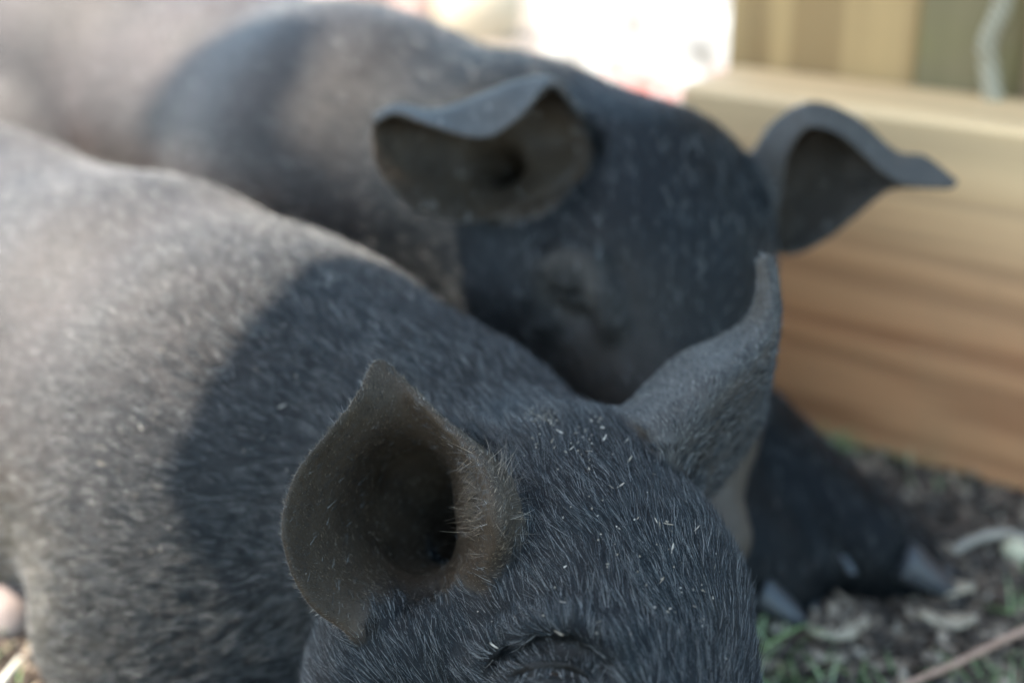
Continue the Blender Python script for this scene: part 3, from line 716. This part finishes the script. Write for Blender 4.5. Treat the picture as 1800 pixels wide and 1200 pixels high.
q = G(22, 1100); o = stone("stone", (q[0], q[1], .010), .021, (1.1, .9, .85), stone_mat("rose_stone", (.16, .12, .105), (.30, .235, .20)), 5.2); tag(o, "smooth rosy stone on the soil below the front piglet's belly", "stone")
q = G(1662, 818); o = stone("stone", (q[0], q[1], .018), .016, (.7, .6, 1.4), stone_mat("white_flint", (.45, .47, .50), (.62, .63, .65)), 6.1); tag(o, "upright whitish flint chip at the foot of the beam", "stone")
q = G(1783, 985); o = stone("stone", (q[0], q[1], .007), .010, (1, 1, .9), stone_mat("cream_pebble", (.45, .40, .26), (.60, .54, .38)), 7.3); tag(o, "small cream pebble right of the sleeping piglet's toes", "stone")

# ------------------------------------------------------------------ litter on the soil
rg = np.random.default_rng(11)
def scatter(n, boxes):
    out = []
    for _ in range(n):
        x0, x1, y0, y1 = boxes[rg.integers(len(boxes))]; out.append(G(rg.uniform(x0, x1), rg.uniform(y0, y1)))
    return np.array(out)
def leaf(c, L, W_, ang, tilt, curl, t_=.0012):
    vs, fs = [], []; n = 7; ca, sa = math.cos(ang), math.sin(ang)
    for i in range(n):
        s = i / (n - 1) - .5; wd = W_ * math.sqrt(max(.04, 1 - (2 * s) ** 2)) * (1 + .25 * math.sin(9 * s + c[0] * 90))
        for k in (-1, 0, 1):
            for z in (0, 1):
                x = s * L; y = k * wd / 2; zz = curl * (4 * s * s) * L * .3 + abs(k) * curl * W_ * .25 + z * t_ + s * L * tilt
                vs.append((c[0] + x * ca - y * sa, c[1] + x * sa + y * ca, c[2] + zz))
    I = lambda i, k, z: i * 6 + k * 2 + z
    for i in range(n - 1):
        for k in (0, 1):
            fs.append((I(i, k, 1), I(i + 1, k, 1), I(i + 1, k + 1, 1), I(i, k + 1, 1))); fs.append((I(i, k, 0), I(i, k + 1, 0), I(i + 1, k + 1, 0), I(i + 1, k, 0)))
        fs.append((I(i, 0, 0), I(i + 1, 0, 0), I(i + 1, 0, 1), I(i, 0, 1))); fs.append((I(i, 2, 1), I(i + 1, 2, 1), I(i + 1, 2, 0), I(i, 2, 0)))
    for i in (0, n - 1):
        for k in (0, 1):
            f = (I(i, k, 0), I(i, k, 1), I(i, k + 1, 1), I(i, k + 1, 0)); fs.append(f if i == 0 else f[::-1])
    return vs, fs
def litter(name, n, boxes, Lr, Wr, mat, lift=.004, curl=.5, tilt=.35):
    V_, F_ = [], []; pos = scatter(n, boxes); z = gh(pos[:, 0], pos[:, 1])
    for p, zz in zip(pos, z):
        vs, fs = leaf((p[0], p[1], zz + rg.uniform(0, lift)), rg.uniform(*Lr), rg.uniform(*Wr), rg.uniform(0, 6.28), rg.normal() * tilt, rg.uniform(-.3, 1) * curl)
        k = len(V_); V_ += vs; F_ += [tuple(i + k for i in f) for f in fs]
    o = mesh_obj(name, V_, F_, mat, smooth=False); tag(o, kind="stuff"); return o
def var_mat(name, stops, rough=.8, f=70):
    t = NT(name); o = t.obj(); geo = t.n("ShaderNodeNewGeometry"); c = t.ramp(geo.outputs["Random Per Island"], stops)
    c = t.mix(t.math('MULTIPLY', t.noise(o, f * 4, 4), .5), c, (.05, .04, .03)); return t.fin(Base_Color=c, Roughness=rough)
boxes = [(1230, 2000, 800, 1300), (1230, 1900, 950, 1350), (-150, 330, 980, 1350), (1400, 2000, 760, 900)]
o = litter("wood_chips", 1500, boxes, (.008, .026), (.004, .011), var_mat("chip", [(0, (.04, .027, .018)), (.5, (.13, .088, .06)), (.8, (.27, .20, .14)), (1, (.48, .39, .29))])); tag(o, "brown and grey bark chips strewn over the dark soil", "wood chips")
o = litter("crumbs", 5000, boxes, (.003, .008), (.002, .006), var_mat("crumb", [(0, (.02, .015, .012)), (.7, (.08, .06, .045)), (.93, (.25, .19, .14)), (1, (.5, .42, .32))]), curl=1., tilt=.8); tag(o, "fine dark crumbs of soil and bark between the chips", "soil crumbs")
boxf = [(-200, 1200, -40, 240)]
chipm = var_mat("dry_chip", [(0, (.30, .20, .14)), (.5, (.5, .40, .28)), (1, (.66, .58, .45))])

# larger pale chips one can tell apart
for px, py, L, W_, an, lb in ((1640, 1060, .050, .018, -.5, "long pale grey bark piece behind the twig, below the sleeping piglet's toes"),
                              (1470, 1140, .040, .013, .2, "pale flat bark piece beside the grass tuft"),
                              (1660, 1120, .036, .014, -.3, "short tan bark piece just behind the twig")):
    q = G(px, py); vs, fs = leaf((0, 0, 0), L, W_, an, .05, .5, .003); o = mesh_obj("bark_piece", vs, fs, chipm); o.location = (q[0], q[1], .009); tag(o, lb, "bark", "larger bark pieces on the soil")
t = NT("twig_bark"); o = t.obj(); nz = t.noise(t.mapping(o, (1, .3, 1)), 200, 4); twm = t.fin(Base_Color=t.mix(nz, (.22, .12, .08), (.44, .29, .21)), Roughness=.7, Normal=t.bump(nz, .4, .001))
pt = [G(1480, 1270, .012), G(1590, 1205, .014), G(1680, 1165, .020), G(1760, 1125, .022), G(1830, 1095, .024), G(1950, 1040, .012)]
o = tube("twig", pt, .0024, twm, noise=.0003, rfun=lambda s: .75 + .35 * s); tag(o, "thin reddish brown twig crossing the bottom right corner", "twig")
rtm = stone_mat("grey_root", (.22, .19, .15), (.36, .31, .25))
pt = [G(1660, 975, .003), G(1700, 955, .012), G(1745, 938, .015), (G(1800, 945, .012)), G(1860, 975, .002)]
o = tube("root", pt, .0035, rtm, noise=.0006, seed=5); tag(o, "arched grey root on the soil right of the sleeping piglet's toes", "root")
pt = [G(1405, 1045, .003), G(1470, 1008, .010), G(1560, 1020, .012), G(1610, 1060, .004)]
o = tube("root", pt, .0022, rtm, noise=.0004, seed=6); tag(o, "thin grey root curving between the sleeping piglet's two forefeet", "root")
strawm = stone_mat("straw_pale", (.50, .46, .36), (.72, .68, .58), .5)
for px, py, dx, dy, lb in ((-10, 1215, 45, -55, "short white straw stem in the bottom left corner"), (85, 1225, 35, -50, "short yellowish straw stem under the front piglet's shoulder")):
    pt = [G(px, py, .006), G(px + dx * .5, py + dy * .5, .012), G(px + dx, py + dy, .010)]
    o = tube("straw_stem", pt, .0026, strawm if dx > 40 else stone_mat("straw_yellow", (.42, .36, .15), (.60, .52, .26), .5)); tag(o, lb, "straw", "straw stems in the left corner")

# grass
gV, gF = [], []
def blade(root, L, az, lean, w_):
    n = 7; base = len(gV); d = np.array([math.cos(az), math.sin(az), 0]); s_ = np.array([-d[1], d[0], 0])
    for i in range(n):
        s = i / (n - 1); c = root + d * (lean * L * s * s) + np.array([0, 0, L * s * (1 - .35 * lean * s)]); ww = w_ * (1 - s ** 1.8) + .0001
        gV.append(c - s_ * ww / 2 + d * .0002); gV.append(c + np.array(d) * -.18 * ww); gV.append(c + s_ * ww / 2 + d * .0002)
    for i in range(n - 1):
        for k in (0, 1): gF.append((base + i * 3 + k, base + i * 3 + k + 1, base + i * 3 + k + 4, base + i * 3 + k + 3))
def tuft(px, py, sx, sy, n, L, w_=.0028):
    for _ in range(n):
        q = G(px + rg.normal() * sx, py + rg.normal() * sy); blade(np.array([q[0], q[1], 0.]), L * rg.uniform(.5, 1.3), rg.uniform(0, 6.28), rg.uniform(.3, 1.3), w_ * rg.uniform(.6, 1.2))
tuft(1340, 1200, 28, 30, 22, .036, .0024); tuft(1345, 1130, 25, 12, 10, .03, .0034); tuft(1740, 1225, 60, 22, 60, .022, .0018); tuft(1480, 1240, 90, 20, 70, .022)
tuft(1510, 800, 40, 8, 60, .030, .002); tuft(1620, 815, 50, 8, 60, .030, .002); tuft(1720, 860, 60, 10, 30, .022, .002); tuft(1800, 1080, 20, 30, 20, .03)
tuft(-60, 1160, 60, 40, 30, .02, .002)
t = NT("grass_blade"); geo = t.n("ShaderNodeNewGeometry"); c = t.ramp(geo.outputs["Random Per Island"], [(0, (.10, .18, .05)), (.55, (.20, .29, .11)), (.85, (.32, .38, .20)), (1, (.55, .50, .32))])
grm = t.fin(Base_Color=c, Roughness=.5); t.b.inputs["Subsurface Weight"].default_value = 0.
o = mesh_obj("grass", gV, gF, grm); tag(o, "sparse green grass sprouting from the soil and along the beam", "grass", kind="stuff")
for pts, lb in (([(1310, 1160), (1345, 1135), (1395, 1105), (1425, 1098)], "broad pale green grass blade arching below the sleeping piglet's near foot"),):
    gV, gF = [], []
    q = [G(px, py, z) for (px, py), z in zip(pts, (.002, .022, .034, .036))]
    o = tube("grass_blade", q, .0017, grm, n=6, rfun=lambda s: 1.02 - s * .9); tag(o, lb, "grass blade")

# crumbs of straw and dust caught in the fur
rg = np.random.default_rng(23); V_, F_ = [], []
base_copy = Solid(); base_copy.ops = list(front.ops)
for cx, cy, sx, sy, n in ((955, 730, 14, 10, 70), (1045, 740, 10, 12, 36), (985, 780, 50, 24, 60), (1080, 860, 60, 50, 40), (1150, 950, 60, 60, 40), (1000, 1000, 90, 70, 22), (1230, 1060, 40, 60, 22), (900, 1120, 90, 30, 14), (500, 670, 70, 30, 14), (300, 700, 110, 150, 40), (200, 850, 80, 90, 26), (720, 1020, 60, 20, 8)):
    for _ in range(n):
        x, y = cx + rg.normal() * sx, cy + rg.normal() * sy; s = base_copy.surf(x, y)
        if s is None or np.linalg.norm(s - EYE) < .013 or rg.random() < .45: continue
        v = C0 - s; v /= np.linalg.norm(v); big = rg.random() < .12
        vs, fs = leaf((0, 0, 0), min(.0045, .0007 * (1 + rg.pareto(1.5))), rg.uniform(.0003, .0008), rg.uniform(0, 6.28), rg.normal() * .5, .3, .0003)
        vs = np.array(vs); z_ = v + np.array([0, 0, .6]); z_ /= np.linalg.norm(z_); x_ = np.cross(z_, [0, 1, .1]); x_ /= np.linalg.norm(x_); y_ = np.cross(z_, x_)
        vs = s + v * rg.uniform(.002, .0055) + vs @ np.array([x_, y_, z_]); k = len(V_); V_ += vs.tolist(); F_ += [tuple(i + k for i in f) for f in fs]
o = mesh_obj("husk_flakes", V_, F_, var_mat("husk", [(0, (.12, .10, .07)), (.5, (.28, .23, .17)), (1, (.52, .46, .38))], .7), smooth=False)
tag(o, "pale chaff and dust flakes caught in the front piglet's fur", "chaff", kind="stuff")

# ------------------------------------------------------------------ unseen panel, added to cast the shadow over the heads
s_ = np.array(SUN); edge = [back.surf(1005, 150), back.surf(815, 410), front.surf(600, 452), front.surf(490, 520), front.surf(405, 620), front.surf(335, 740), front.surf(290, 860)]
ctr = np.array([.1, .9, .2]) + s_ * 1.35
pj = [q + s_ * ((ctr - q) @ s_) for q in edge]
e_r = np.array([1., 0, 0]) - s_ * s_[0]; e_r /= np.linalg.norm(e_r)
pj = [pj[0] + np.array([0, .45, 0])] + pj + [pj[-1] + np.array([.05, -.30, 0])]
pj = [q + s_ * ((ctr - q) @ s_) for q in pj]
pj += [pj[-1] + e_r * .75, pj[0] + e_r * .85]
n = len(pj); vs = pj + [q + s_ * .018 for q in pj]
fs = [tuple(range(n)), tuple(range(n, 2 * n))[::-1]] + [(i, i + n, (i + 1) % n + n, (i + 1) % n) for i in range(n)]
o = mesh_obj("blocker_sheet", vs, fs, wood("blocker", (.30, .2, .1), (.4, .28, .16), (.35, .25, .15), 0), smooth=False, origin=ctr)
tag(o, "plywood sheet held high above the piglets' heads, shading them", "plywood sheet")

reg = [(440, 40), (580, 35), (550, 140), (500, 230), (540, 300), (650, 380), (700, 450), (560, 400), (400, 330), (240, 240), (270, 160), (340, 90)]  # outline of an unseen sheet, added to throw the rear piglet's dark band
rp = [back.surf(x, y, .95) for x, y in reg]; rp = [q for q in rp if q is not None]
ct2 = rp[0] + s_ * 3.6; pj = [q + s_ * ((ct2 - q) @ s_) for q in rp]; n = len(pj)
vs = pj + [q + s_ * .02 for q in pj]; fs = [tuple(range(n)), tuple(range(n, 2 * n))[::-1]] + [(i, i + n, (i + 1) % n + n, (i + 1) % n) for i in range(n)]
o = mesh_obj("shade_occluder", vs, fs, wood("occluder", (.05, .08, .05), (.06, .09, .06), (.05, .07, .05), 0), smooth=False, origin=ct2)
tag(o, "small tarp scrap hung high above the rear piglet's back", "occluder")
